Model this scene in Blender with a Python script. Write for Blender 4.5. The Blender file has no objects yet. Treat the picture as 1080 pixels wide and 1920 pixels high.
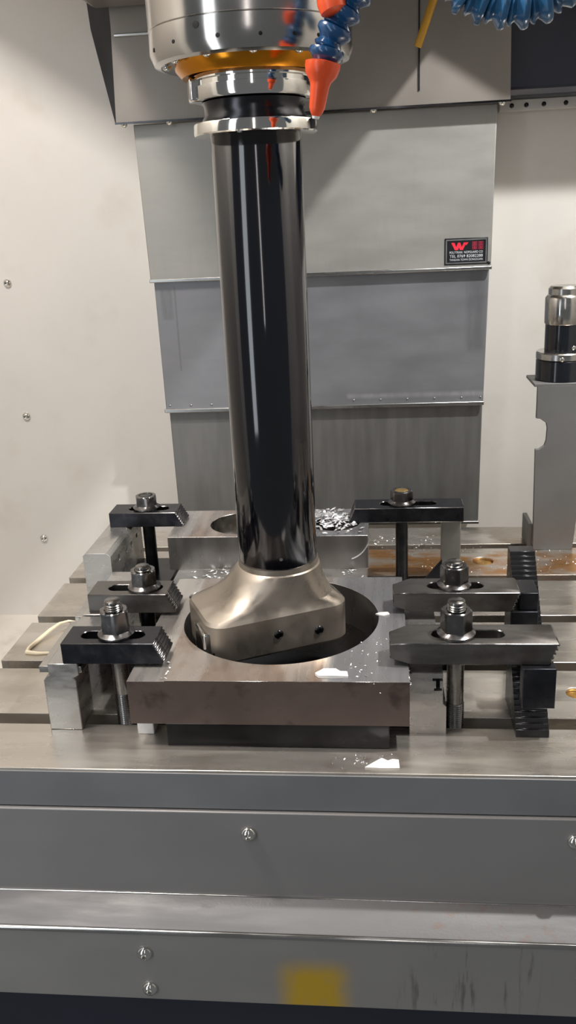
import bpy, bmesh, math, random
from mathutils import Vector, Matrix
random.seed(7)
S = 0.001                      # everything below is written in millimetres
R = math.radians
scn = bpy.context.scene
COL = scn.collection

# ------------------------------------------------------------------ camera
def look_matrix(yaw, pitch, roll):
    fw = Vector((-math.sin(yaw)*math.cos(pitch), math.cos(yaw)*math.cos(pitch), -math.sin(pitch)))
    r = Vector((math.cos(yaw), math.sin(yaw), 0)); u = r.cross(fw)
    c, s = math.cos(roll), math.sin(roll)
    r2 = c*r+s*u; u2 = -s*r+c*u
    return Matrix((r2, u2, -fw)).transposed().to_4x4()
cd = bpy.data.cameras.new('camera'); cam = bpy.data.objects.new('camera', cd); COL.objects.link(cam)
cam.matrix_world = Matrix.Translation((0.1034, -0.8335, 0.437)) @ look_matrix(R(6.1287), R(18.7692), R(-2.748))
cd.sensor_fit = 'VERTICAL'; cd.sensor_height = 24; cd.lens = 24*1655.5/1920
cd.clip_start = 0.01; cd.clip_end = 50
scn.camera = cam

# ------------------------------------------------------------------ light and exposure
scn.view_settings.view_transform = 'Standard'; scn.view_settings.look = 'None'
scn.view_settings.gamma = 1.0; scn.view_settings.use_curve_mapping = False
scn.view_settings.exposure = 0.0
w = bpy.data.worlds.new('hall'); scn.world = w; w.use_nodes = True
bg = w.node_tree.nodes['Background']; bg.inputs[0].default_value = (0.93, 0.97, 1.0, 1); bg.inputs[1].default_value = 0.15
def area(name, loc, target, sx, sy, power, col):
    l = bpy.data.lights.new(name, 'AREA'); l.shape = 'RECTANGLE'; l.size = sx; l.size_y = sy
    l.energy = power; l.color = col
    o = bpy.data.objects.new(name, l); COL.objects.link(o); o.location = loc
    o.rotation_euler = (Vector(target)-Vector(loc)).to_track_quat('-Z', 'Y').to_euler(); return o
area('work_lamp', (0.70, -0.10, 1.22), (0.0, 0.35, 0.2), 0.035, 0.035, 18.0, (1.0, 0.99, 0.97))
area('work_lamp', (-0.50, -0.30, 1.25), (-0.1, 0.3, 0.1), 0.16, 0.2, 13.0, (1.0, 0.93, 0.87))
area('stripe_light', (-0.62, -0.95, 0.55), (0.0, -0.06, 0.35), 0.22, 1.6, 4.0, (0.88, 0.94, 1.0))  # added strip, mirrored as the wide left stripe on the sleeve
area('stripe_light', (0.14, -1.7, 1.05), (0.0, -0.06, 0.3), 0.08, 1.4, 1.8, (1.0, 0.93, 0.93))  # added strip in place of a window gap, mirrored on the sleeve

# ------------------------------------------------------------------ materials
def lin(c):
    f = lambda v: v/12.92 if v <= 0.04045 else ((v+0.055)/1.055)**2.4
    return tuple(f(x/255) for x in c)+(1,)
class NT:
    def __init__(s, name, off=(0, 0, 0)):
        s.off = off
        s.m = bpy.data.materials.new(name); s.m.use_nodes = True
        s.t = s.m.node_tree; s.b = s.t.nodes['Principled BSDF']; s.tc = s.n('ShaderNodeTexCoord')
        s.co = s.tc.outputs['Object']
    def n(s, k): return s.t.nodes.new(k)
    def put(s, sock, v):
        if isinstance(v, bpy.types.NodeSocket): s.t.links.new(v, sock)
        else: sock.default_value = v
    def math(s, op, a, b=0.0, clamp=False):
        n = s.n('ShaderNodeMath'); n.operation = op; n.use_clamp = clamp
        s.put(n.inputs[0], a); s.put(n.inputs[1], b); return n.outputs[0]
    def noise(s, scale, stretch=(1, 1, 1), detail=4, rough=0.55):
        mp = s.n('ShaderNodeMapping'); mp.inputs['Scale'].default_value = stretch; s.put(mp.inputs[0], s.co)
        n = s.n('ShaderNodeTexNoise'); n.inputs['Scale'].default_value = scale; n.inputs['Detail'].default_value = detail
        n.inputs['Roughness'].default_value = rough; s.put(n.inputs['Vector'], mp.outputs[0]); return n.outputs[0]
    def ramp(s, v, a, b, lo=0.0, hi=1.0):
        n = s.n('ShaderNodeMapRange'); n.interpolation_type = 'SMOOTHSTEP'
        for i, x in enumerate((v, a, b, lo, hi)): s.put(n.inputs[i], x)
        return n.outputs[0]
    def mix(s, f, a, b):
        n = s.n('ShaderNodeMix'); n.data_type = 'RGBA'
        s.put(n.inputs[0], f); s.put(n.inputs[6], a); s.put(n.inputs[7], b); return n.outputs[2]
    def axis(s, i):
        n = s.n('ShaderNodeSeparateXYZ'); s.put(n.inputs[0], s.co); return n.outputs[i]
    def box(s, lims, soft):      # lims: {axis: (lo, hi)} mm, object coordinates
        f = None
        for ax, (lo, hi) in lims.items():
            c, h = ((lo+hi)/2-s.off[ax])*S, (hi-lo)/2*S
            d = s.math('ABSOLUTE', s.math('SUBTRACT', s.axis(ax), c))
            m = s.ramp(d, h-soft*S, h+soft*S, 1.0, 0.0)
            f = m if f is None else s.math('MULTIPLY', f, m)
        return f
    def bump(s, h, strength, dist=0.001):
        n = s.n('ShaderNodeBump'); n.inputs['Strength'].default_value = strength; n.inputs['Distance'].default_value = dist
        s.put(n.inputs['Height'], h); s.put(s.b.inputs['Normal'], n.outputs[0])
    def set(s, **k):
        for a, v in k.items(): s.put(s.b.inputs[a.replace('_', ' ')], v)
MATS = {}
def mat(name, base, rough=0.4, metal=1.0, var=0.12, scale=40, stretch=(1, 1, 1), bump=0.0, bscale=400, bstretch=(1, 1, 1), rvar=0.12, coat=0, ior=None, dirt=None, dirt_amt=0.5, dirt_scale=14, extra=None, off=(0, 0, 0)):
    t = NT(name, off); c = lin(base)
    n = t.noise(scale, stretch)
    dk = tuple(x*(1-var) for x in c[:3])+(1,); lt = tuple(min(1, x*(1+var)) for x in c[:3])+(1,)
    col = t.mix(t.ramp(n, 0.25, 0.75), dk, lt)
    if dirt:
        d = t.ramp(t.noise(dirt_scale, detail=7), 0.52, 0.72, 0.0, dirt_amt)
        col = t.mix(d, col, lin(dirt))
    if extra: col = extra(t, col)
    t.set(Base_Color=col, Metallic=metal, Roughness=t.ramp(n, 0.2, 0.8, max(0.02, rough-rvar*rough*2), rough+rvar*rough*2))
    if coat: t.set(Coat_Weight=coat, Coat_Roughness=0.06)
    if ior: t.set(IOR=ior)
    if bump: t.bump(t.noise(bscale, bstretch, detail=3), bump, 0.0006)
    MATS[name] = t.m; return t.m

mat('wall_paint', (212, 208, 202), 0.42, 0.0, 0.025, 6, dirt=(176, 164, 140), dirt_amt=0.22, dirt_scale=9, bump=0.05, bscale=900)
mat('tray_paint', (205, 198, 188), 0.4, 0.0, 0.05, 8, dirt=(140, 128, 110), dirt_amt=0.4)
def cover_extra(t, col):
    col = t.mix(t.math('MULTIPLY', t.ramp(t.noise(30, (3, 3, 0.35), 6), 0.5, 0.8), 0.12), col, lin((120, 120, 120)))
    return col
mat('sheet_steel', (156, 155, 150), 0.42, 0.3, 0.07, 12, (1, 1, 3), bump=0.08, bscale=700, bstretch=(1, 1, 0.1), extra=cover_extra)
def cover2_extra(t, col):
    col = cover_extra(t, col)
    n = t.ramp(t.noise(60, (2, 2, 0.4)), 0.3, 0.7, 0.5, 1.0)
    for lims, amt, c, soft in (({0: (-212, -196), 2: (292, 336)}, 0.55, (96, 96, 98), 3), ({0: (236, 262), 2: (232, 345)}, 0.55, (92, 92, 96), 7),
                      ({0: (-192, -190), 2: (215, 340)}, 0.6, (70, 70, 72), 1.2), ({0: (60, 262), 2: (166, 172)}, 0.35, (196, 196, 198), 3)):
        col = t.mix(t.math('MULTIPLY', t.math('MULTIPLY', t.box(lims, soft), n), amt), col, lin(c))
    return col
mat('sheet_steel_stained', off=(24, 500, -40), base=(128, 129, 133), rough=0.42, metal=0.35, var=0.07, scale=12, stretch=(1, 1, 3), bump=0.08, bscale=700, bstretch=(1, 1, 0.1), extra=cover2_extra)
mat('sheet_steel_grey', (112, 112, 110), 0.4, 0.4, 0.1, 20, (4, 4, 0.5), bump=0.08, bscale=700, bstretch=(1, 1, 0.1), dirt=(84, 82, 80), dirt_amt=0.35, dirt_scale=10)
mat('guard_steel', (136, 130, 123), 0.42, 0.35, 0.06, 8, bump=0.05)
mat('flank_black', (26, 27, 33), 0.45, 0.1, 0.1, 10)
mat('navy_shaded', (42, 46, 58), 0.4, 0.1, 0.08, 8)  # base darkened to carry the shade on the upper beam and bed
mat('edge_steel', (168, 168, 166), 0.28, 1.0, 0.12, 60, (0.2, 3, 3))
mat('chrome', (226, 224, 218), 0.09, 1.0, 0.04, 30)
mat('nose_chrome', (186, 183, 178), 0.17, 1.0, 0.05, 14, rvar=0.25)
mat('amber_ring', (206, 132, 22), 0.22, 0.75, 0.15, 20)
mat('black_sleeve', (5, 6, 14), 0.10, 0.0, 0.2, 8, (1, 1, 0.3), ior=1.65, coat=0.15)
mat('black_oxide', (52, 53, 58), 0.32, 0.85, 0.18, 60, dirt=(96, 92, 88), dirt_amt=0.25, dirt_scale=60, bump=0.1, bscale=900)
mat('grey_clamp', (112, 109, 106), 0.34, 0.9, 0.16, 50, (0.4, 2, 2), dirt=(86, 72, 62), dirt_amt=0.55, dirt_scale=30, bump=0.1, bscale=800, bstretch=(0.2, 1, 1))
mat('step_steel', (74, 74, 76), 0.3, 0.9, 0.15, 60)
mat('nut_steel', (122, 120, 120), 0.24, 1.0, 0.15, 80, rvar=0.2)
mat('thread_steel', (134, 132, 130), 0.26, 1.0, 0.12, 80)
mat('gold_cap', (226, 188, 116), 0.3, 0.9, 0.1, 60)
mat('bright_steel', (186, 184, 180), 0.2, 1.0, 0.08, 30, (0.4, 2, 2), rvar=0.3)
mat('jaw_steel', (182, 179, 175), 0.3, 0.85, 0.1, 30, (1, 1, 3), rvar=0.25, dirt=(112, 98, 88), dirt_amt=0.3)
mat('riser_steel', (150, 149, 146), 0.42, 0.8, 0.08, 40, bump=0.08)
mat('cutter_steel', (164, 154, 142), 0.38, 0.85, 0.1, 25, rvar=0.3)
mat('insert_carbide', (40, 34, 28), 0.3, 0.6)
mat('dark_hole', (12, 12, 13), 0.6, 0.2)
mat('dark_steel', (64, 64, 66), 0.22, 1.0, 0.15, 20, rvar=0.3)
mat('white_plastic', (232, 230, 228), 0.45, 0.0, 0.03, 60)
mat('white_scrap', (238, 235, 230), 0.6, 0.0, 0.05, 90, bump=0.3, bscale=300)
mat('swarf', (228, 228, 230), 0.4, 0.9, 0.15, 200)
mat('cream_loop', (222, 208, 180), 0.45, 0.0, 0.05, 60)
mat('hose_blue', (18, 68, 112), 0.25, 0.0, 0.15, 40, coat=0.5)
mat('hose_clear_blue', (44, 92, 130), 0.22, 0.0, 0.25, 60, coat=0.5)
mat('nozzle_orange', (236, 86, 40), 0.35, 0.0, 0.08, 40)
mat('yellow_tube', (190, 142, 40), 0.35, 0.0, 0.1, 40)
mat('setter_black', (22, 25, 32), 0.2, 0.0, 0.1, 40, coat=0.4)
mat('bracket_grey', (118, 118, 117), 0.45, 0.2, 0.05, 20)
mat('brass', (206, 160, 84), 0.3, 1.0, 0.15, 80)
mat('plate_black', (28, 30, 34), 0.35, 0.2)
mat('plate_silver', (178, 178, 176), 0.3, 0.9)
mat('print_red', (226, 40, 62), 0.5, 0.0)
mat('print_dark_red', (158, 34, 60), 0.5, 0.0)
mat('print_white', (214, 218, 224), 0.5, 0.0)
def table_extra(t, col):     # rust at the back right of the table, brown wear elsewhere
    r = t.ramp(t.noise(26, (0.6, 1, 1), 6), 0.36, 0.56)
    m = t.math('MULTIPLY', r, t.box({0: (88, 420), 1: (194, 290)}, 10))
    col = t.mix(t.math('MULTIPLY', m, 0.85), col, lin((176, 118, 40)))
    r2 = t.ramp(t.noise(18, (0.6, 1, 1), 6), 0.5, 0.7)
    m2 = t.math('MULTIPLY', r2, t.box({0: (150, 330), 1: (300, 370)}, 12))
    col = t.mix(t.math('MULTIPLY', m2, 0.5), col, lin((140, 112, 70)))
    m3 = t.math('MULTIPLY', t.ramp(t.noise(40, detail=7), 0.45, 0.65), t.box({0: (60, 125), 1: (-216, -190)}, 10))
    col = t.mix(t.math('MULTIPLY', m3, 0.5), col, lin((112, 76, 62)))
    return col
mat('table_iron', off=(160, 75, -60), base=(196, 190, 181), rough=0.27, metal=0.8, var=0.1, scale=25, stretch=(0.3, 2, 1), rvar=0.3, dirt=(150, 138, 118), dirt_amt=0.4, dirt_scale=11, bump=0.06, bscale=600, bstretch=(0.1, 1, 1), extra=table_extra)
mat('slot_iron', (120, 114, 106), 0.45, 0.7, 0.15, 30, dirt=(80, 70, 56))
mat('apron_grey', (146, 146, 147), 0.5, 0.35, 0.06, 12)
mat('apron_panel', (158, 155, 153), 0.42, 0.3, 0.05, 10, (0.5, 1, 1), bump=0.05)
def ledge_extra(t, col):
    return t.mix(t.math('MULTIPLY', t.math('MULTIPLY', t.ramp(t.noise(90, detail=6), 0.52, 0.66), t.box({0: (120, 245)}, 30)), 0.35), col, lin((120, 88, 74)))
mat('ledge_steel', off=(160, -240, -214), base=(112, 111, 111), rough=0.55, metal=0.6, var=0.08, scale=30, stretch=(0.3, 2, 1), bump=0.15, bscale=500, extra=ledge_extra)
def lip_extra(t, col):
    c = t.mix(t.math('MULTIPLY', t.math('MULTIPLY', t.box({0: (18, 70), 2: (-222, -168)}, 13), t.ramp(t.noise(50), 0.2, 0.6, 0.6, 1)), 0.9), col, lin((232, 186, 20)))
    m = t.math('MULTIPLY', t.ramp(t.noise(60, (2.5, 1, 0.3), 5), 0.55, 0.7), t.box({0: (120, 230)}, 18))
    return t.mix(t.math('MULTIPLY', m, 0.55), c, lin((84, 70, 62)))
mat('lip_steel', off=(160, -240, -214), base=(168, 164, 160), rough=0.38, metal=0.35, var=0.06, scale=14, stretch=(0.5, 1, 1), bump=0.06, extra=lip_extra)
def plate_extra(t, col):     # milled strips left and right, brown scale between them; dark scale on the sides
    n = t.ramp(t.noise(40, (1, 0.4, 1), 6), 0.35, 0.7)
    mid = t.math('MULTIPLY', t.box({0: (-84, 55)}, 1.5), t.ramp(n, 0, 1, 0.45, 1.0))
    col = t.mix(t.math('MULTIPLY', mid, 0.7), col, lin((146, 120, 102)))
    col = t.mix(t.math('MULTIPLY', t.box({0: (60, 140)}, 1.2), 0.75), col, lin((150, 151, 156)))
    spots = t.math('MULTIPLY', t.ramp(t.noise(120, detail=5), 0.6, 0.72), t.box({0: (-84, 60), 1: (-120, -60)}, 6))
    return t.mix(t.math('MULTIPLY', spots, 0.5), col, lin((120, 88, 66)))
mat('milled_plate', off=(8, -73, 23), base=(190, 185, 179), rough=0.3, metal=0.75, var=0.08, scale=30, stretch=(3, 0.3, 1), rvar=0.3, bump=0.05, bscale=500, bstretch=(1, 0.1, 1), extra=plate_extra)
mat('mill_scale', (104, 88, 80), 0.5, 0.25, 0.15, 20, dirt=(62, 48, 46), dirt_amt=0.8, dirt_scale=40, bump=0.15, bscale=300)
mat('bored_wall', (150, 147, 144), 0.3, 0.85, 0.15, 30, (1, 1, 0.15))

# ------------------------------------------------------------------ mesh helpers
def new(): return bmesh.new()
def box(x0, x1, y0, y1, z0, z1):
    bm = new(); v = [bm.verts.new(p) for p in ((x0, y0, z0), (x1, y0, z0), (x1, y1, z0), (x0, y1, z0), (x0, y0, z1), (x1, y0, z1), (x1, y1, z1), (x0, y1, z1))]
    for f in ((3, 2, 1, 0), (4, 5, 6, 7), (0, 1, 5, 4), (1, 2, 6, 5), (2, 3, 7, 6), (3, 0, 4, 7)): bm.faces.new([v[i] for i in f])
    return bm
def prism(poly, axis, a, b):          # polygon in the other two axes (cyclic order), extruded along axis
    bm = new()
    def P(p, h):
        return {0: (h, p[0], p[1]), 1: (p[0], h, p[1]), 2: (p[0], p[1], h)}[axis]
    A = [bm.verts.new(P(p, a)) for p in poly]; B = [bm.verts.new(P(p, b)) for p in poly]
    bm.faces.new(A); bm.faces.new(B[::-1]); n = len(poly)
    for i in range(n): bm.faces.new((A[i], B[i], B[(i+1) % n], A[(i+1) % n]))
    bmesh.ops.recalc_face_normals(bm, faces=bm.faces); return bm
def rings(bm, loops, cap0=True, cap1=True, close=False):
    rs = [[bm.verts.new(p) for p in l] for l in loops]; n = len(rs[0])
    pr = list(zip(rs, rs[1:]))+([(rs[-1], rs[0])] if close else [])
    for a, b in pr:
        for i in range(n): bm.faces.new((a[i], a[(i+1) % n], b[(i+1) % n], b[i]))
    if not close:
        if cap0: bm.faces.new(rs[0][::-1])
        if cap1: bm.faces.new(rs[-1])
    bmesh.ops.recalc_face_normals(bm, faces=bm.faces); return bm
def lathe(prof, c=(0, 0), seg=48, cap0=True, cap1=True, close=False):
    return rings(new(), [[(c[0]+r*math.cos(2*math.pi*i/seg), c[1]+r*math.sin(2*math.pi*i/seg), z) for i in range(seg)] for r, z in prof], cap0, cap1, close)
def rod(p, q, prof, seg=20):          # lathe whose axis runs from p to q; prof: (radius, distance)
    p, q = Vector(p), Vector(q); d = (q-p).normalized(); a = d.orthogonal().normalized(); b = d.cross(a)
    return rings(new(), [[p+d*t+a*r*math.cos(2*math.pi*i/seg)+b*r*math.sin(2*math.pi*i/seg) for i in range(seg)] for r, t in prof])
def tube(pts, r, seg=8):
    pts = [Vector(p) for p in pts]; L = []
    a = None
    for i, p in enumerate(pts):
        d = (pts[min(i+1, len(pts)-1)]-pts[max(i-1, 0)]).normalized()
        a = d.orthogonal().normalized() if a is None else (a-d*a.dot(d)).normalized()
        b = d.cross(a)
        rr = r[i] if isinstance(r, (list, tuple)) else r
        L.append([p+a*rr*math.cos(2*math.pi*k/seg)+b*rr*math.sin(2*math.pi*k/seg) for k in range(seg)])
    return rings(new(), L)
def to_mesh(bm, name='m'):
    me = bpy.data.meshes.new(name); bm.to_mesh(me); bm.free(); return me
def cut(bm, cutters, op='DIFFERENCE'):
    o = bpy.data.objects.new('tmp', to_mesh(bm)); COL.objects.link(o); tmp = [o]
    for c in cutters:
        k = bpy.data.objects.new('tmp', to_mesh(c)); COL.objects.link(k); tmp.append(k)
        m = o.modifiers.new('b', 'BOOLEAN'); m.operation = op; m.object = k; m.solver = 'EXACT'
    dg = bpy.context.evaluated_depsgraph_get(); r = new(); r.from_mesh(o.evaluated_get(dg).to_mesh())
    for t in tmp: bpy.data.objects.remove(t)
    bmesh.ops.remove_doubles(r, verts=r.verts, dist=1e-4)
    return r
def obj(name, bm, m, parent=None, at=None, bevel=0, seg=2, kind=None, smooth=40, mats=None, worn=None):
    """ONE mesh object; vertices given in world millimetres, origin at the parent or at `at`"""
    if parent is not None: off = Vector(parent['_o'])
    else: off = Vector(at) if at else Vector((0, 0, 0))
    for v in bm.verts: v.co = (v.co-off)*S
    me = to_mesh(bm, name)
    me.materials.append(MATS[m])
    for x in mats or []: me.materials.append(MATS[x])
    if smooth:
        me.polygons.foreach_set('use_smooth', [True]*len(me.polygons)); me.set_sharp_from_angle(angle=R(smooth))
    o = bpy.data.objects.new(name, me); COL.objects.link(o)
    o['_o'] = tuple(off)
    if parent is not None: o.parent = parent; o.location = (0, 0, 0)
    else: o.location = off*S
    if bevel:
        b = o.modifiers.new('edges', 'BEVEL'); b.width = bevel*S; b.segments = seg; b.limit_method = 'ANGLE'; b.angle_limit = R(35); b.harden_normals = False
        if worn: b.material = worn
    if kind: o['kind'] = kind
    return o
def tag(o, label, cat, group=None):
    o['label'] = label; o['category'] = cat
    if group: o['group'] = group
    return o
def thing(name, at, label, cat, group=None):
    o = bpy.data.objects.new(name, None); COL.objects.link(o); o.location = Vector(at)*S; o['_o'] = tuple(at)
    o.empty_display_size = 0.02
    return tag(o, label, cat, group)
def struct(name, bm, m, **k): return obj(name, bm, m, kind='structure', **k)
def screw(parent, x, y, z, r, n=(0, -1, 0), h=None, m='chrome', name='screw'):
    """button head socket screw lying on a surface with normal n"""
    h = h or r*0.8; p = Vector((x, y, z)); d = Vector(n)
    prof = [(r, -0.3)]+[(r*math.cos(a), h*math.sin(a)) for a in (0.15, 0.5, 0.85, 1.1)]+[(r*0.36, h*0.86), (r*0.32, h*0.35)]
    return obj(name, rod(p, p+d, prof, 16), m, parent)

# ------------------------------------------------------------------ the setting
wb = struct('wall_back', box(-760, 760, 560, 580, -260, 1400), 'wall_paint')
for x, z in ((-475, 350), (-475, 135), (-475, -81)): screw(wb, x, 560, z, 7)
struct('wall_left', box(-780, -760, -420, 580, -260, 1400), 'wall_paint')
struct('wall_right', box(760, 780, -420, 580, -260, 1400), 'wall_paint')
struct('ceiling', box(-760, 760, -250, 560, 1400, 1420), 'wall_paint')
struct('floor', box(-760, 760, -205, 560, -245, -228), 'tray_paint')
tr = struct('trim_1', prism([(560, 571), (508, 571), (500, 580), (500, 900), (560, 900)], 0, 281, 760), 'navy_shaded', bevel=2)
obj('flange', box(281, 760, 545, 560, 556, 571), 'wall_paint', tr, bevel=1)
for x in (298, 318, 342, 372, 405, 440, 480): screw(tr, x, 545, 563, 3.2, m='dark_steel')

struct('shade_sheet_left', prism([(-760, 1022), (-300, 713), (-285, 713), (-285, 1390), (-760, 1390)], 1, 335, 355), 'wall_paint')  # added sheet out of view, shades the upper left wall
struct('shade_sheet_right', prism([(252, 781), (368, 711), (760, 711), (760, 1390), (252, 1390)], 1, 335, 355), 'wall_paint')  # added sheet out of view, shades the guard and upper right wall

# ------------------------------------------------------------------ column cover
cc = thing('column_cover', (24, 500, -40), 'telescopic sheet steel way cover in three stepped panels behind the table', 'machine cover')
def cover_panel(xa0, xa1, xb0, xb1, y, z0, z1, m):      # wider at the top, hem at the bottom
    bm = new()
    L = [[(xb0, y, z0), (xb1, y, z0), (xb1, 556, z0), (xb0, 556, z0)], [(xa0, y, z1), (xa1, y, z1), (xa1, 556, z1), (xa0, 556, z1)]]
    return rings(bm, L)
p1 = obj('panel', cover_panel(-228, 270, -224, 267, 478, 348, 561, 'sheet_steel'), 'sheet_steel', cc, bevel=1.5)
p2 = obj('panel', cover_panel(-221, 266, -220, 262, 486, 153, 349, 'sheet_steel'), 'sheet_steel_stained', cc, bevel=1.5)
p3 = obj('panel', cover_panel(-217, 262, -216, 260, 494, -38, 154, 'sheet_steel'), 'sheet_steel_grey', cc, bevel=1.5)
obj('hem', box(-225, 268, 475, 480, 347, 352), 'edge_steel', p1, bevel=1)
obj('hem', box(-222, 263, 483, 488, 151, 157), 'edge_steel', p2, bevel=1)
obj('hem', box(-217, 261, 491, 496, -40, -35), 'edge_steel', p3, bevel=1)
for x in (-213, -180, -148): screw(p2, x, 486, 162, 1.6, m='edge_steel', name='rivet')
for x in (70, 110, 150, 190, 230, 258): screw(p2, x, 486, 163, 1.6, m='edge_steel', name='rivet')
screw(p1, 264, 478, 356, 2.2, m='dark_steel', name='rivet')
# name plate
NX0, NX1, NZ0, NZ1, NY = 202, 262, 355, 391, 478
npl = obj('name_plate', box(NX0, NX1, NY-1.2, NY, NZ0, NZ1), 'plate_black', cc, bevel=0.6); npl['label'] = 'black name plate with red logo and three white lines of print'
fr = cut(box(NX0+1.5, NX1-1.5, NY-1.8, NY-1.0, NZ0+1.5, NZ1-1.5), [box(NX0+3.2, NX1-3.2, NY-5, NY+5, NZ0+3.2, NZ1-3.2)])
obj('frame', fr, 'plate_silver', npl)
def print_text(name, s, x0, x1, z0, h, y, m, parent, bold=0.0):
    cu = bpy.data.curves.new('t', 'FONT'); cu.body = s; cu.size = 1; cu.offset = bold
    t = bpy.data.objects.new('t', cu); COL.objects.link(t)
    me = bpy.data.meshes.new_from_object(t.evaluated_get(bpy.context.evaluated_depsgraph_get()))
    bpy.data.objects.remove(t)
    bm = new(); bm.from_mesh(me)
    xs = [v.co.x for v in bm.verts]; ys = [v.co.y for v in bm.verts]
    a, b, c, d = min(xs), max(xs), min(ys), max(ys)
    for v in bm.verts: v.co = Vector((x0+(v.co.x-a)/(b-a)*(x1-x0), y, z0+(v.co.y-c)/(d-c)*h))
    return obj(name, bm, m, parent, smooth=0, kind='stuff')
ty = NY-1.35
lg = [(0, 10), (4.6, 10), (7.2, 4), (9.4, 10), (12.6, 10), (14.8, 4), (17.4, 10), (24, 10), (21.6, 6.4), (19.6, 6.4), (16.4, 0), (12.4, 0), (11.0, 3.2), (9.4, 0), (5.2, 0)]
lb = new(); lb.faces.new([lb.verts.new((NX0+9+x, ty, NZ1-16+z)) for x, z in lg]); obj('logo', lb, 'print_red', npl, smooth=0)
gb = new()
for i in range(2):
    for j in range(2):
        x, z = NX0+38+i*8.6, NZ1-15.8+j*5.6
        for k in (0, 1.9, 3.8): 
            gb.faces.new([gb.verts.new(p) for p in ((x, ty, z+k), (x+7, ty, z+k), (x+7, ty, z+k+1), (x, ty, z+k+1))])
        gb.faces.new([gb.verts.new(p) for p in ((x+3, ty-.05, z), (x+4, ty-.05, z), (x+4, ty-.05, z+4.8), (x+3, ty-.05, z+4.8))])
obj('lettering', gb, 'print_dark_red', npl, smooth=0, kind='stuff')
print_text('lettering', 'POLYTRAN  NOFGUARD CO', NX0+7, NX1-7, NZ0+15.2, 3.2, ty, 'print_white', npl)
print_text('lettering', 'TEL 0769 82082288', NX0+7, NX1-7, NZ0+9.8, 3.8, ty, 'print_white', npl)
print_text('lettering', 'TANGXIA TOWN DONGGUAN', NX0+7, NX1-7, NZ0+5.4, 2.8, ty, 'print_white', npl)

# ------------------------------------------------------------------ head guard
hg = thing('head_guard', (20, 468, 562), 'dark bent sheet steel guard above the column cover, with folded left flank', 'machine guard')
bm = new()
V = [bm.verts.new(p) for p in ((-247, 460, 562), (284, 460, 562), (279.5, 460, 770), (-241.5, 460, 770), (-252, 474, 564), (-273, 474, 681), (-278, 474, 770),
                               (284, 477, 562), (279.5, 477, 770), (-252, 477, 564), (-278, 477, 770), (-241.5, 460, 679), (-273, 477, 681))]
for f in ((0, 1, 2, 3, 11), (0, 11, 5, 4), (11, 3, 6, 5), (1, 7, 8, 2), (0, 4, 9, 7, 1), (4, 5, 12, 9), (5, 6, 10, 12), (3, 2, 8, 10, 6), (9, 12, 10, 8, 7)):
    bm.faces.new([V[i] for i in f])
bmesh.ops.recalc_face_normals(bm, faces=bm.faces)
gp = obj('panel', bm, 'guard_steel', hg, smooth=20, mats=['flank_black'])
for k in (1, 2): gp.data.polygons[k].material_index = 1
obj('hem', box(-248, 285, 457.5, 461, 560.5, 563), 'dark_steel', hg)
obj('seam', box(164, 166, 458.6, 460.4, 580, 770), 'black_oxide', hg)
obj('stiffener', box(-238, -60, 457, 461, 667, 671), 'edge_steel', hg, bevel=1)
for x in (-238, -174, 105, 274): screw(hg, x, 466, 562, 5, (0, 0, -1), 6, m='chrome')

# yellow tube beside the hoses
yt = obj('yellow_tube', rod((160, 395, 622), (190, 385, 700), [(4.6, 0), (4.8, 1), (4.8, 82), (4.4, 83)], 14), 'yellow_tube', at=(160, 395, 622))
tag(yt, 'straight yellow tube hanging in front of the dark head guard', 'tube')

# ------------------------------------------------------------------ spindle
AX = (9, -61)
sp = thing('spindle_nose', (9, -61, 545), 'chromed spindle nose with amber seal ring above the black boring bar', 'spindle')
prof = [(62, 552), (72, 547.5), (77, 549), (80, 556), (80, 571.4), (79.3, 572), (80, 572.6), (80, 596), (81.5, 610), (83, 700), (40, 700)]
obj('housing', lathe(prof, AX, 96), 'nose_chrome', sp)
obj('seal_ring', lathe([(51, 541), (56, 539.5), (61, 545), (62, 551), (55, 552.5), (51, 552)], AX, 96, close=True), 'amber_ring', sp)
obj('unseen_head_casting', box(-262, 249, -150, 452, 700, 1000), 'guard_steel', sp, bevel=8)  # unseen head body, sized to cast the diagonal shadow on the cover
for a in range(0, 360, 30):
    d = Vector((math.cos(R(a+8)), math.sin(R(a+8)), 0)); p = Vector((9, -61, 0))
    q = p+d*67.5; screw(sp, q.x, q.y, 549.4, 3.6, (0, 0, -1), 3, m='chrome', name='bolt')
for a, z, r in ((-112, 566, 2.6), (-128, 558, 1.4), (-100, 557.5, 1.6), (-78, 557, 1.4), (-60, 557, 1.4), (-45, 557, 1.4), (-150, 557, 1.6)):
    d = Vector((math.cos(R(a)), math.sin(R(a)), 0)); q = Vector((9, -61, z))+d*79.6
    obj('port', rod(q, q+d, [(r, -1), (r, 0.7), (r*0.5, 0.8)], 12), 'dark_hole', sp)

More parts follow.
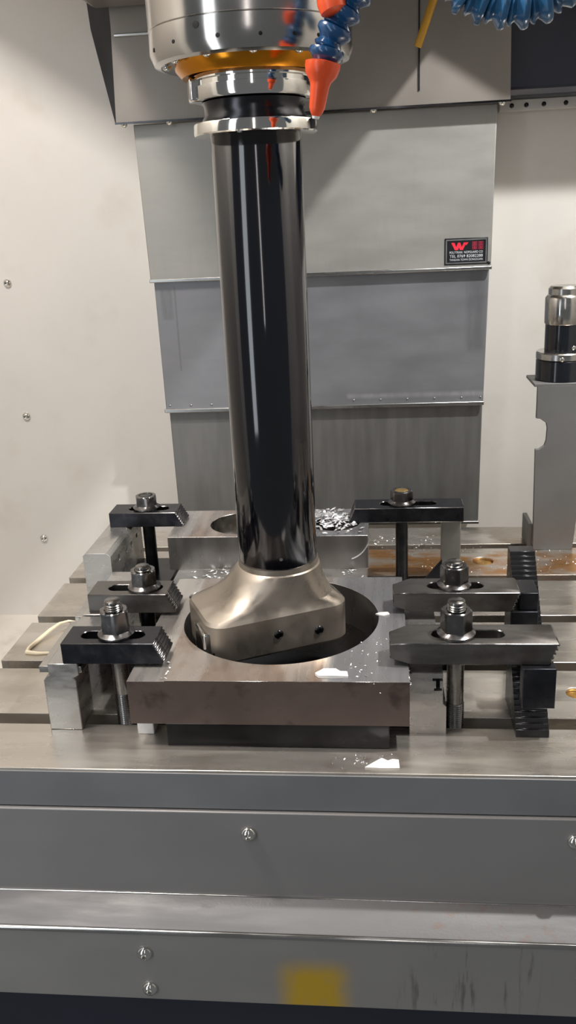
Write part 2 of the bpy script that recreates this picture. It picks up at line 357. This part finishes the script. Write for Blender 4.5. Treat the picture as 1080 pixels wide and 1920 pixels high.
# ------------------------------------------------------------------ boring bar
bb = thing('boring_bar', (9, -61, 48), 'long black boring bar with steel cutter head running in the bore of the front plate', 'boring bar')
obj('key_ring', lathe([(36, 541), (48.5, 541), (48.5, 537), (46, 536.4), (46, 533), (48, 532.4), (48, 524), (47, 522.5), (40, 522)], AX, 96), 'chrome', bb)
obj('gripper_groove', lathe([(38, 522), (42, 521.5), (40.5, 518), (40.5, 512), (42.5, 509), (42.5, 507), (38, 506.5)], AX, 96), 'dark_steel', bb)  # dark steel stands in for the dark reflections in the groove
obj('holder_flange', lathe([(38, 507), (43, 507), (49.5, 506), (50, 505), (50, 498), (49, 497), (38, 496.5)], AX, 96), 'chrome', bb)
for a in (196, 16):
    d = Vector((math.cos(R(a)), math.sin(R(a)), 0)); t = Vector((-d.y, d.x, 0)); c = Vector((9, -61, 0))
    P = [c+d*r+t*s for r, s in ((40, -9), (52, -9), (52, 9), (40, 9))]
    obj('drive_key', prism([(p.x, p.y) for p in P], 2, 522, 540), 'chrome', bb, bevel=2)
obj('sleeve', lathe([(36, 128), (37, 129.5), (37, 496), (36.4, 496.8)], AX, 96), 'black_sleeve', bb)
pm = Vector((9, -61, 140))+Vector((math.cos(R(-79)), math.sin(R(-79)), 0))*36.9
obj('etched_mark', rod(pm, pm+Vector((math.cos(R(-79)), math.sin(R(-79)), 0)), [(1.6, -0.5), (1.6, 0.2)], 12), 'bright_steel', bb)
ANG = R(26)
def cutter_loop(L, W, rr, z, ox=0, n=10):
    pts = []
    for cx, cy, a0 in ((L-rr, W-rr, 0), (-(L-rr), W-rr, 90), (-(L-rr), -(W-rr), 180), (L-rr, -(W-rr), 270)):
        for k in range(n):
            a = R(a0+90*k/(n-1)); pts.append((cx+rr*math.cos(a), cy+rr*math.sin(a)))
    c, s = math.cos(ANG), math.sin(ANG)
    return [(9+(x+ox)*c-y*s, -61+(x+ox)*s+y*c, z) for x, y in pts]
hd = obj('cutter_head', rings(new(), [cutter_loop(66, 40, 16, 50, -14), cutter_loop(69, 43, 18, 53, -14), cutter_loop(69, 43, 18, 87, -14), cutter_loop(67, 41.5, 18, 90, -14), cutter_loop(56, 40, 26, 96, -10), cutter_loop(47, 39.5, 32, 106, -5), cutter_loop(41, 39, 36, 118, -2), cutter_loop(39, 39, 38, 123), cutter_loop(37.6, 37.6, 37, 124), cutter_loop(37.6, 37.6, 37, 129)]), 'cutter_steel', bb, smooth=24)
d = Vector((math.cos(ANG), math.sin(ANG), 0))*-1; t = Vector((-d.y, d.x, 0)); c = Vector((9, -61, 0))
P = [c+d*r+t*q for r, q in ((60, 4), (87, 4), (87, 34), (60, 34))]
ct = obj('cartridge', prism([(p.x, p.y) for p in P], 2, 44, 80), 'bright_steel', bb, bevel=2)
P = [c+d*r+t*q for r, q in ((74, 30), (84, 34), (83, 38), (72, 36))]
obj('insert', prism([(p.x, p.y) for p in P], 2, 52, 62), 'insert_carbide', ct, bevel=0.6)
for r_, z_ in ((18, 70), (-22, 66)):
    q = c+d*r_+t*43; screw(hd, q.x, q.y, z_, 4.5, tuple(t), 2, m='dark_steel')

# ------------------------------------------------------------------ coolant hoses
def hose_segment(p, q, r, m, parent):
    p, q = Vector(p), Vector(q); L = (q-p).length
    prof = [(r*.62, -L*.10), (r*.80, 0), (r*.86, L*.1), (r*.70, L*.24), (r*.66, L*.34), (r*.80, L*.5), (r, L*.68), (r*1.02, L*.82), (r*.96, L*.96), (r*.8, L*1.0), (r*.5, L*1.0)]
    return obj('segment', rod(p, q, prof, 24), m, parent)
h1 = thing('coolant_hose', (66, -150, 500), 'segmented blue coolant hose with orange nozzle beside the spindle nose', 'coolant hose')
pts = [(69.5, -150, 530), (73, -150, 543), (79.5, -150, 555.5), (86.5, -150, 567), (95, -150, 578), (105, -149, 589), (117, -148, 599)]
for a, b in zip(pts, pts[1:]): hose_segment(a, b, 12.2, 'hose_blue', h1)
obj('nozzle', rod((69.8, -150, 535), (63.3, -150, 499.5), [(9.4, 0), (12.4, 1), (12.4, 4), (11.0, 9), (7.8, 13), (6.8, 16), (5.6, 30), (4.4, 33), (2.9, 35.4), (2.0, 36.2), (1.5, 33)], 24), 'nozzle_orange', h1)
obj('tip', rod((63.9, -150, 502.6), (63.1, -150, 498.4), [(3.6, 0), (3.0, 2), (2.3, 4.2), (1.4, 3.2)], 16), 'white_plastic', h1)
obj('orange_collar', rod((79, -158, 562), (75, -156, 577), [(6, 0), (9, 2), (10, 8), (9, 15), (6, 17)], 20), 'nozzle_orange', h1)
h2 = thing('coolant_hose', (200, -150, 560), 'segmented pale blue coolant hose looping across the upper right above the guard', 'coolant hose')
pts = [(152, -150, 588), (160, -150, 577), (170, -150, 568.5), (182, -150, 563.5), (195.5, -150, 561), (209, -150, 560.8), (222, -150, 564), (232, -150, 571.5), (239, -150, 582)]
for a, b in zip(pts, pts[1:]): hose_segment(a, b, 14.5, 'hose_clear_blue', h2)

# ------------------------------------------------------------------ table
TX0, TX1 = -297, 620
SL = [-141, -38, 70, 184, 292]
prof = [(-218, -36), (-218, 0)]
for y in SL: prof += [(y-8.5, 0), (y-8.5, -17), (y-15, -17), (y-15, -29), (y+15, -29), (y+15, -17), (y+8.5, -17), (y+8.5, 0)]
prof += [(368, 0), (368, -60), (-212, -60), (-212, -36)]
mt = thing('machine_table', (160, 75, -60), 'long ground iron machine table with five T-slots under the clamped plates', 'machine table')
hole = [(237, 240, 13), (285, -88, 9)]
tb = cut(prism(prof, 0, TX0, TX1), [lathe([(r, -8), (r, 5)], (x, y), 32) for x, y, r in hole])
tbo = obj('table_top', tb, 'table_iron', mt, bevel=0.8)
for x, y, r in hole: obj('plug', lathe([(r-.3, -9), (r-.3, -3), (r*.8, -2.2), (r*.4, -2.4)], (x, y), 24), 'brass', mt)
obj('front_edge', box(TX0, TX1, -219.2, -218, -36.5, -2.5), 'apron_grey', mt)

# ------------------------------------------------------------------ front covers
fp = thing('table_apron', (160, -222, -126), 'grey sheet steel apron panel with button screws below the table edge', 'machine panel')
obj('panel', box(-420, 620, -222, -213, -126, -38), 'apron_panel', fp, bevel=1)
for x in (-9, 260): screw(fp, x, -222, -59, 7, m='chrome')
lg_ = thing('drip_ledge', (160, -240, -214), 'stepped steel drip ledge with a yellow smear below the apron panel', 'machine panel')
obj('ledge', prism([(-222, -124), (-252, -133.5), (-255, -136), (-255, -139), (-250, -139), (-222, -129)], 0, -420, 620), 'ledge_steel', lg_, bevel=0.8)
obj('edge_highlight', rod((-420, -253.5, -136.6), (620, -253.5, -136.6), [(2.6, 0), (2.6, 1040)], 14), 'bright_steel', lg_)  # bright bead added to draw the highlight along the ledge edge
obj('joint_edge', rod((-420, -222.6, -124.6), (620, -222.6, -124.6), [(1.0, 0), (1.0, 1040)], 10), 'bright_steel', lg_)  # bright bead added to draw the thin light line at the joint
obj('face', box(-420, 620, -253, -246, -212, -138), 'lip_steel', lg_, bevel=1)
for x, z in ((-101, -160), (-100, -199)): screw(lg_, x, -253, z, 7, m='chrome')
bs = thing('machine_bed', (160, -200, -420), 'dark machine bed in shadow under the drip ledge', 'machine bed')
obj('body', box(-420, 620, -228, -206, -420, -214), 'navy_shaded', bs)  # dark colour carries the shade below the ledge

# ------------------------------------------------------------------ workpieces
w1 = thing('steel_plate', (8, -73, 23), 'front thick steel plate with a large bore and brown mill scale front edge', 'workpiece')
pb = cut(box(-112, 128, -184, 37, 23, 65), [lathe([(94, 10), (94, 80)], (9, -61), 128), lathe([(11, 35), (11, 80)], (-81, -9), 32),
        box(-150, -79, -200, 60, 64.2, 80)])
po = obj('plate', pb, 'milled_plate', w1, bevel=0.5, seg=1, mats=['mill_scale', 'bored_wall', 'bright_steel'], worn=3)  # bright bevel for the burr line, its highlight put into the colour
for p in po.data.polygons:
    n = p.normal; c = p.center
    if abs(n.z) < 0.5: p.material_index = 2 if math.hypot(c.x*1000-1, c.y*1000+61-73) < 98 and abs(n.x) < .9999 and abs(n.y) < .9999 else 1
obj('thread', lathe([(r, z) for z in range(36, 64, 2) for r, z in ((10.9, z), (9.6, z+1))]+[(11.0, 64)], (-81, -9), 32, cap1=False), 'thread_steel', w1, kind='stuff')
w2 = thing('steel_plate', (-25, 165, 40), 'rear shorter steel plate heaped with chips behind the boring bar', 'workpiece')
pb = cut(box(-142, 92, 116, 212, 42, 83), [lathe([(38, 20), (38, 120)], (-60, 163), 64), lathe([(30, 20), (30, 120)], (52, 163), 64)])
p2o = obj('plate', pb, 'milled_plate', w2, bevel=0.6, mats=['bored_wall', 'bright_steel'])
for p in p2o.data.polygons:
    if abs(p.normal.z) < 0.5: p.material_index = 1 if max(abs(p.normal.x), abs(p.normal.y)) > .9999 else 2
jb = thing('support_block', (-25, 90, 0), 'low steel support block in the gap between the front and rear plates', 'block')
obj('body', cut(box(-132, 90, 58, 206, 0, 42), [box(-116, -112, 50, 60, 20, 38), box(-60, 20, 40, 75, 24, 60)]), 'jaw_steel', jb, bevel=1)
sb = tag(obj('spacer_block', box(-82, 111, -183, 20, 0, 23), 'dark_steel', at=(14, -80, 0), bevel=0.8), 'low dark steel spacer under the front edge of the front plate', 'block')
wp = tag(obj('plastic_pad', box(-113, -98, -165, -140, 0, 23), 'white_plastic', at=(-105, -152, 0), bevel=1), 'small white plastic pad under the front left corner of the front plate', 'pad')

# ------------------------------------------------------------------ clamping gear
def slot_cutter(x0, x1, y, r, z0, z1):
    P = []
    for k in range(13): a = R(90+180*k/12); P.append((x0+r+r*math.cos(a), y+r*math.sin(a)))
    for k in range(13): a = R(-90+180*k/12); P.append((x1-r+r*math.cos(a), y+r*math.sin(a)))
    return prism(P, 2, z0-5, z1+5)
def teeth(x0, z0, x1, z1, n, depth):      # zigzag from (x0,z0) to (x1,z1), exclusive of both ends
    d = Vector((x1-x0, z1-z0)); nn = Vector((d.y, -d.x)).normalized(); out = []
    for k in range(n):
        a = Vector((x0, z0))+d*((k+0.12)/n); b = Vector((x0, z0))+d*((k+0.62)/n)
        out += [tuple(a-nn*depth), tuple(b-nn*depth), tuple(Vector((x0, z0))+d*((k+0.66)/n)), tuple(Vector((x0, z0))+d*((k+1)/n))]
    return out[:-1]
def clamp(kind, xh, xt, y0, y1, z0, z1, slot, m, label, group, nose=None, tilt=0):
    """strap clamp along X. kind 'left': serrated sloping end at xt (towards the plate). kind 'right': tapered nose at xt, serrated heel at xh"""
    ym = (y0+y1)/2
    if kind == 'left':
        prof = [(xh, z0), (xh, z1), (xt-9.5, z1)]+teeth(xt-9.5, z1, xt, z0+1, 6, 1.1)+[(xt, z0+1), (xt-2, z0)]
        bm = prism(prof, 1, y0, y1); cs = []
    else:
        prof = [(xt, z0+5), (xt, z1-2), (xt+16, z1), (xh, z1)]+teeth(xh, z1, xh-7, z0, 5, 1.5)+[(xh-7, z0), (xt+18, z0)]
        bm = prism(prof, 1, y0, y1)
        t = 9
        cs = [prism([(xt-5, y0-9), (xt+17, y0-9), (xt+17, y0), (xt, y0+2.0), (xt-5, y0+2.5)], 2, z0-9, z1+9),
              prism([(xt-5, y1+9), (xt+17, y1+9), (xt+17, y1), (xt+1, y1-t), (xt-5, y1-t-2)], 2, z0-9, z1+9)]
    cs.append(slot_cutter(slot[0], slot[1], ym, 7.6, z0, z1))
    o = obj('strap_clamp', cut(bm, cs), m, at=((xh+xt)/2, ym, z0), bevel=0.6, seg=1, mats=['nut_steel'], worn=1)
    return tag(o, label, 'clamp', group)
GC = 'strap clamps holding the two plates down'
clamp('left', -176, -84, -159, -124, 67, 87, (-162, -104), 'black_oxide', 'black strap clamp on the front left corner of the front plate, ribbed sloping tip', GC)
clamp('left', -184, -96, -55, -20, 67, 87, (-167, -112), 'grey_clamp', 'grey strap clamp on the left edge of the front plate, middle of the left three', GC)
clamp('left', -221, -130, 153, 188, 83, 101, (-200, -150), 'black_oxide', 'black strap clamp on the left end of the rear plate, in front of cream wall', GC)
clamp('right', 252, 112, -158, -121, 67, 87, (148, 210), 'grey_clamp', 'long grey strap clamp nearest the front right corner of the front plate', GC)
clamp('right', 236, 117, -54, -18, 67, 87, (150, 204), 'grey_clamp', 'grey strap clamp across the rear right edge of the front plate', GC)
# the far right clamp: square heel, sloping nose
prof = [(69, 83), (76, 101), (204, 101), (204, 83)]
tag(obj('strap_clamp', cut(prism(prof, 1, 158, 193), [slot_cutter(106, 173, 176, 7.6, 83, 101)]), 'black_oxide', at=(137, 176, 83), bevel=0.6, seg=1, mats=['nut_steel'], worn=1),
    'black strap clamp on the right end of the rear plate over a riser bar', 'clamp', GC)

def hex_ring(c, af, z, n=36, clip=99):
    out = []
    for k in range(n):
        a = 2*math.pi*k/n; r = (af/2)/math.cos(((a+R(12)) % (math.pi/3))-math.pi/6); r = min(r, clip)
        out.append((c[0]+r*math.cos(a), c[1]+r*math.sin(a), z))
    return out
def circ(c, r, z, n=36): return [(c[0]+r*math.cos(2*math.pi*k/n), c[1]+r*math.sin(2*math.pi*k/n), z) for k in range(n)]
def nut_mesh(c, z, h, m_bore=7.6, af=24, fl=16.5, cap=False):
    L = [circ(c, 8.2, z), circ(c, fl-.6, z), circ(c, fl, z+1), circ(c, fl, z+2.4), circ(c, fl-2.5, z+4), hex_ring(c, af, z+5.2), hex_ring(c, af, z+h-2), hex_ring(c, af, z+h-.8, clip=13.0), circ(c, 11.6, z+h)]
    if cap: L += [circ(c, 8.6, z+h), circ(c, 8.2, z+h-1.4)]
    else: L += [circ(c, m_bore+1, z+h), circ(c, m_bore, z+h-1.5), circ(c, m_bore, z+2)]
    return rings(new(), L, cap0=cap, cap1=cap)
def stud(x, y, z0, zn, h, ztop, label, thr_low=None, shank_m='black_oxide', cap=None, nut_m='nut_steel', group='studs and flange nuts of the clamps'):
    t = thing('clamp_stud', (x, y, z0), label, 'clamp bolt', group)
    prof = [(7.2, z0)]; z = z0
    if thr_low:
        while z < thr_low: prof += [(8.0, z), (7.0, z+1)]; z += 2
    prof += [(7.5, z+1), (7.5, zn-2)]; 
    obj('shank', lathe(prof, (x, y), 24), shank_m if not thr_low else 'thread_steel', t)
    if ztop > zn+h:
        prof = []; z = zn-2
        while z < ztop-3: prof += [(8.0, z), (6.9, z+1)]; z += 2
        prof += [(7.6, z), (7.2, z+1.6), (5.6, z+2.6)]
        obj('thread', lathe(prof, (x, y), 24), 'thread_steel', t)
    n = obj('flange_nut', nut_mesh((x, y), zn, h, cap=bool(cap)), nut_m, t, smooth=30)
    if cap: obj('stud_end', lathe([(8.1, zn+h-3), (8.1, zn+h-.9), (7, zn+h-.2), (3, zn+h-.5)], (x, y), 24), cap, n)
    return t
stud(-130, -141, -12, 87, 25, 122, 'tall threaded stud with flange nut through the front left clamp', thr_low=30)
stud(-130, -38, -12, 87, 20, 112, 'short-ended stud with flange nut through the middle left clamp')
stud(-178, 171, -12, 101, 17, 110, 'flush stud with socketed flange nut through the rear left clamp', cap='dark_steel')
stud(169, -140, -12, 87, 24, 119, 'stud with dark flange nut through the front right clamp', thr_low=22, shank_m='black_oxide')
stud(176, -37, -12, 87, 22, 114, 'stud with flange nut through the middle right clamp by the rust')
stud(132, 176, -12, 101, 17, 110, 'flush stud with a gold end in its nut on the rear right clamp', cap='gold_cap')

# heel supports, right
def stairs(y0, z0, y1, z1, n):        # stair line rising from (y0,z0) to (y1,z1)
    out = []
    for k in range(n):
        ya, yb = y0+(y1-y0)*k/n, y0+(y1-y0)*(k+1)/n; za, zb = z0+(z1-z0)*k/n, z0+(z1-z0)*(k+1)/n
        out += [(ya, za+.2), (ya+.3*(yb-ya), zb), (yb-.02, zb)]
    return out
GS = 'serrated step blocks under the right clamps'
def step_block(x0, x1, y0, y1, zb, zt, n, label):
    P = [(y0, 0)]+stairs(y0, zb, y1, zt, n)+[(y1+14, zt), (y1+14, 0)]
    tag(obj('step_block', prism(P, 0, x0, x1), 'step_steel', at=((x0+x1)/2, (y0+y1)/2, 0), bevel=0.25, seg=1), label, 'step block', GS)
step_block(219, 247, -163, -112, 3, 66, 16, 'ribbed black step block standing on the table under the front right clamp heel')
tag(obj('heel_block', box(222.5, 250, -164.6, -150, 29, 67), 'black_oxide', at=(236, -157, 29), bevel=0.8), 'smooth dark block between the front right clamp heel and its step block', 'block')
step_block(243, 269, -15, 62, 4, 84, 20, 'ribbed black step block behind the middle right clamp heel')
tag(obj('heel_block', box(228, 254, -54, -17, 0, 67), 'black_oxide', at=(241, -35, 0), bevel=0.8), 'dark block under the heel of the middle right clamp', 'block')
tag(obj('heel_block', box(236.5, 254, -51, -18, 67.2, 85), 'black_oxide', at=(245, -35, 67), bevel=0.8), 'dark block behind the end of the middle right clamp', 'block')
tag(obj('riser_bar', box(179, 202, 170, 186, 0, 83), 'riser_steel', at=(190, 178, 0), bevel=1.2), 'flat grey riser bar standing under the rear right clamp heel', 'riser')
# jaws beside the plate
jr = thing('vise_jaw', (143, -90, 0), 'grey steel jaw with a black slot mark, right of the front plate', 'vise jaw')
P = [(128.5, 0), (128.5, 59), (157, 59), (157, 30), (160, 27), (160, 0)]
obj('body', cut(prism(P, 1, -159, -30), [box(148, 157.5, -170, -150, 52, 54.6), box(151, 154.4, -170, -149.9, 44, 53), box(149.4, 156.2, -170, -150.1, 42.4, 45)]), 'jaw_steel', jr, bevel=0.8)
obj('slot_floor', box(148.2, 157.3, -151, -149.5, 42.6, 54.4), 'dark_hole', jr)
GJ = 'rail blocks along the left side'
def rail_block(y0, y1, label):
    t = thing('rail_block', (-180, (y0+y1)/2, 0), label, 'rail block', GJ)
    P = [(-196, 0), (-196, 50), (-194, 53), (-190.5, 55.5), (-190.5, 67), (-163, 67), (-163, 55.5), (-168, 53), (-166, 50), (-166, 0)]
    obj('body', prism(P, 1, y0, y1), 'jaw_steel', t, bevel=0.8)
    obj('key_strip', box(-199.5, -160.5, y0+2, y1-3, 57, 63.5), 'bright_steel', t, bevel=0.6)
rail_block(-159, -62, 'front grey rail block with a cross key, under the front left clamp heel')
rail_block(-58, 52, 'second grey rail block, under the heel of the middle left clamp')
rb = thing('angle_block', (-211, 130, 0), 'rear left block with tan top and drilled shiny flank under the rear left clamp', 'block')
bm = prism([(-228, 0), (-228, 80), (-225, 83), (-201, 83), (-196, 79), (-196, 0)], 1, 66, 200)
bm = cut(bm, [rod((-210, y, z), (-180, y, z), [(r, 0), (r, 30)], 20) for y, z, r in ((96, 66, 4.2), (128, 62, 2.4), (150, 62, 4.2), (112, 34, 3), (176, 64, 3))])
obj('body', bm, 'jaw_steel', rb, bevel=0.8)
obj('foot', box(-198, -145, 70, 200, 0, 24), 'dark_steel', rb, bevel=1)
sh = tag(obj('backing_plate', box(-164, -116, -60, -52, 0, 52), 'dark_steel', at=(-140, -56, 0), bevel=1), 'dark upright steel plate behind the front left stud', 'plate')

# ------------------------------------------------------------------ tool setter on its bracket
br = thing('setter_bracket', (345, 290, 0), 'tall grey sheet bracket with notched sides standing on the rear right of the table', 'bracket')
def notch(x, s): return []
P = [(306, 0), (303.5, 137), (308, 137), (314.5, 141.5), (316.5, 148), (317, 164), (315.5, 171), (308, 176.5), (303, 177), (303, 218),
     (384, 218), (384, 177), (371, 177), (364, 172), (361.5, 165), (361, 148), (362.5, 142), (368, 138), (373, 137), (357, 0)]
P[-2] = (366, 137)
P = [(x, z) for x, z in P]
obj('post', prism(P, 1, 277, 283), 'bracket_grey', br, bevel=0.8)
obj('top_flange', box(299, 386, 277, 340, 217, 221), 'bracket_grey', br, bevel=0.8)
obj('foot', box(300, 306, 283, 330, 0, 34), 'bracket_grey', br, bevel=0.8)
ts_ = thing('tool_setter', (335, 306, 221), 'black tool setter with a silver cap standing on the grey bracket', 'tool setter')
C0 = (336, 308)
obj('base', lathe([(30, 221), (31, 222), (31, 246), (30, 247)], C0, 48), 'setter_black', ts_, bevel=0)
obj('collar', lathe([(30, 247), (31.3, 248), (31.3, 255), (30, 256.5)], C0, 48), 'bright_steel', ts_)
obj('body', lathe([(21, 256), (21.5, 258), (21.5, 291), (20, 292)], C0, 48), 'setter_black', ts_)
obj('cap', lathe([(22, 290), (23, 291.5), (23, 322), (21, 325), (19.6, 326), (19.6, 333), (17, 336), (12, 336.4)], C0, 48), 'bright_steel', ts_)
for a in (-100, -60): 
    d = Vector((math.cos(R(a)), math.sin(R(a)), 0)); q = Vector((*C0, 262 if a == -60 else 250))+d*(21.5 if a == -60 else 31.2)
    screw(ts_, q.x, q.y, q.z, 3, tuple(d), 1.5)

# ------------------------------------------------------------------ scraps and chips
def scrap(name, outline, z, h, m, label, cat, group=None, at=None):
    bm = new(); n = len(outline); c = Vector((sum(p[0] for p in outline)/n, sum(p[1] for p in outline)/n))
    low = [(x, y, z) for x, y in outline]; mid = [(x, y, z+h*random.uniform(.6, 1)) for x, y in outline]
    top = [(c.x+(x-c.x)*.55, c.y+(y-c.y)*.55, z+h*random.uniform(.8, 1.4)) for x, y in outline]
    rings(bm, [low, mid, top])
    return tag(obj(name, bm, m, at=(c.x, c.y, z), smooth=60), label, cat, group)
scrap('white_scrap', [(90, -211), (98, -203), (104, -198), (109, -201), (113, -199), (118, -200), (118.5, -211), (104, -212)], 0.1, 1.6, 'white_scrap', 'flat white paper scrap on the front edge of the machine table', 'scrap')
scrap('white_scrap', [(49, -174), (56, -167), (66, -166), (70, -170), (76, -172), (77, -178), (62, -179), (52, -178)], 65.2, 3.2, 'white_scrap', 'white crumbled scrap on the front edge of the front plate', 'scrap')
scrap('white_scrap', [(100, -56), (104, -52), (112, -51), (113.5, -56), (108, -60), (104, -58.5)], 65.2, 1.6, 'white_scrap', 'small white flake right of the bore on the front plate', 'scrap')
def chips(name, label, cat, spots, m='swarf'):
    bm = new()
    for x, y, z, s in spots:
        a = random.uniform(0, 6.3); u = Vector((math.cos(a), math.sin(a), random.uniform(-.2, .5)))*s*random.uniform(.7, 1.6)
        v = Vector((-math.sin(a), math.cos(a), random.uniform(-.2, .4)))*s*random.uniform(.3, .8); c = Vector((x, y, z+s*.7))
        h = Vector((0, 0, s*.4))
        q = [bm.verts.new(c+p) for p in (-u-v, u-v, u+v, -u+v, h*1.0)]
        bm.faces.new(q[3::-1])
        for i in range(4): bm.faces.new((q[i], q[(i+1) % 4], q[4]))
    o = obj(name, bm, m, smooth=0, kind='stuff'); o['label'] = label; o['category'] = cat; return o
g = random.gauss
sp_ = [(g(46, 20), g(165, 16), 0, 2.6) for _ in range(260)]
sp_ = [(x, y, 83+max(0, 12-.35*abs(x-35)-.25*abs(y-165))*random.random(), s) for x, y, z, s in sp_ if -20 < x < 88 and 120 < y < 208]
chips('metal_chips', 'heap of bright metal chips lying on the rear plate beside the bar', 'chips', sp_)
sp_ = [(random.uniform(-118, -40), random.uniform(62, 112), 42, 1.8) for _ in range(70)]+[(random.uniform(60, 88), random.uniform(62, 112), 42, 1.4) for _ in range(30)]
chips('metal_chips', 'loose metal chips scattered on the support block between the plates', 'chips', sp_)
sp_ = [(78+random.random()*14, -176+random.random()*34, 65, .9) for _ in range(9)]+[(g(100, 9), g(-120, 30), 65, .55) for _ in range(26)]+[(-80+g(0, 1.2), random.uniform(-182, -150), 65, .8) for _ in range(14)]+[(128+g(0, .3), random.uniform(-184, -150), 62+g(0, 1), .7) for _ in range(12)]
chips('metal_chips', 'fine bright specks scattered on the front plate top', 'chips', sp_)
sp_ = [(random.uniform(96, 180), random.uniform(285, 335), 0, 1.4) for _ in range(40)]+[(random.uniform(150, 300), random.uniform(200, 290), 0, .7) for _ in range(60)]+[(g(85, 14), g(-200, 5), 0, .8) for _ in range(26)]+[(random.uniform(260, 420), random.uniform(200, 275), 0, .9) for _ in range(120)]
chips('metal_chips', 'bright chips and specks strewn over the rusty table top', 'chips', sp_)
def arc(c, r, a0, a1, n, rz=0, tilt=0):
    return [(c[0]+r*math.cos(R(a0+(a1-a0)*k/n)), c[1]+tilt*math.sin(R(a0+(a1-a0)*k/n))*r, c[2]+r*math.sin(R(a0+(a1-a0)*k/n))*(1-abs(tilt)*.5)+rz*k/n) for k in range(n+1)]
tag(obj('swarf_curl', tube(arc((62, 112, 86), 32, -70, 10, 14), .7), 'swarf', at=(62, 112, 54)), 'thin bright swarf curl hanging at the right front of the rear plate', 'swarf')
tag(obj('swarf_curl', tube([(170, 228, 60), (163, 226, 62), (166, 226, 70), (174, 226, 74), (168, 226, 66), (176, 226, 58)], .8), 'cream_loop', at=(170, 228, 58)), 'small pale swarf curl left of the rear right riser bar', 'swarf')
lp = [(-240, -14, 1.2), (-262, -16, 1.4), (-274, -14, 1.6), (-275, -5, 2), (-270, 14, 3), (-264, 32, 5), (-258, 46, 6), (-250, 55, 5), (-243, 58, 3)]
tag(obj('plastic_loop', tube(lp, [1, 2, 2.6, 2.2, 2.2, 2.2, 1.9, 1.5, .6]), 'cream_loop', at=(-260, 10, 1)), 'cream plastic strip loop lying on the table by the left rail blocks', 'strip')
tp = tag(obj('tape_scrap', prism([(158, 4), (172, 22), (179, 30), (178, 0.2), (160, 0.2)], 1, 168, 171), 'black_oxide', at=(168, 170, 0)), 'torn black tape scrap at the foot of the rear riser bar', 'scrap')
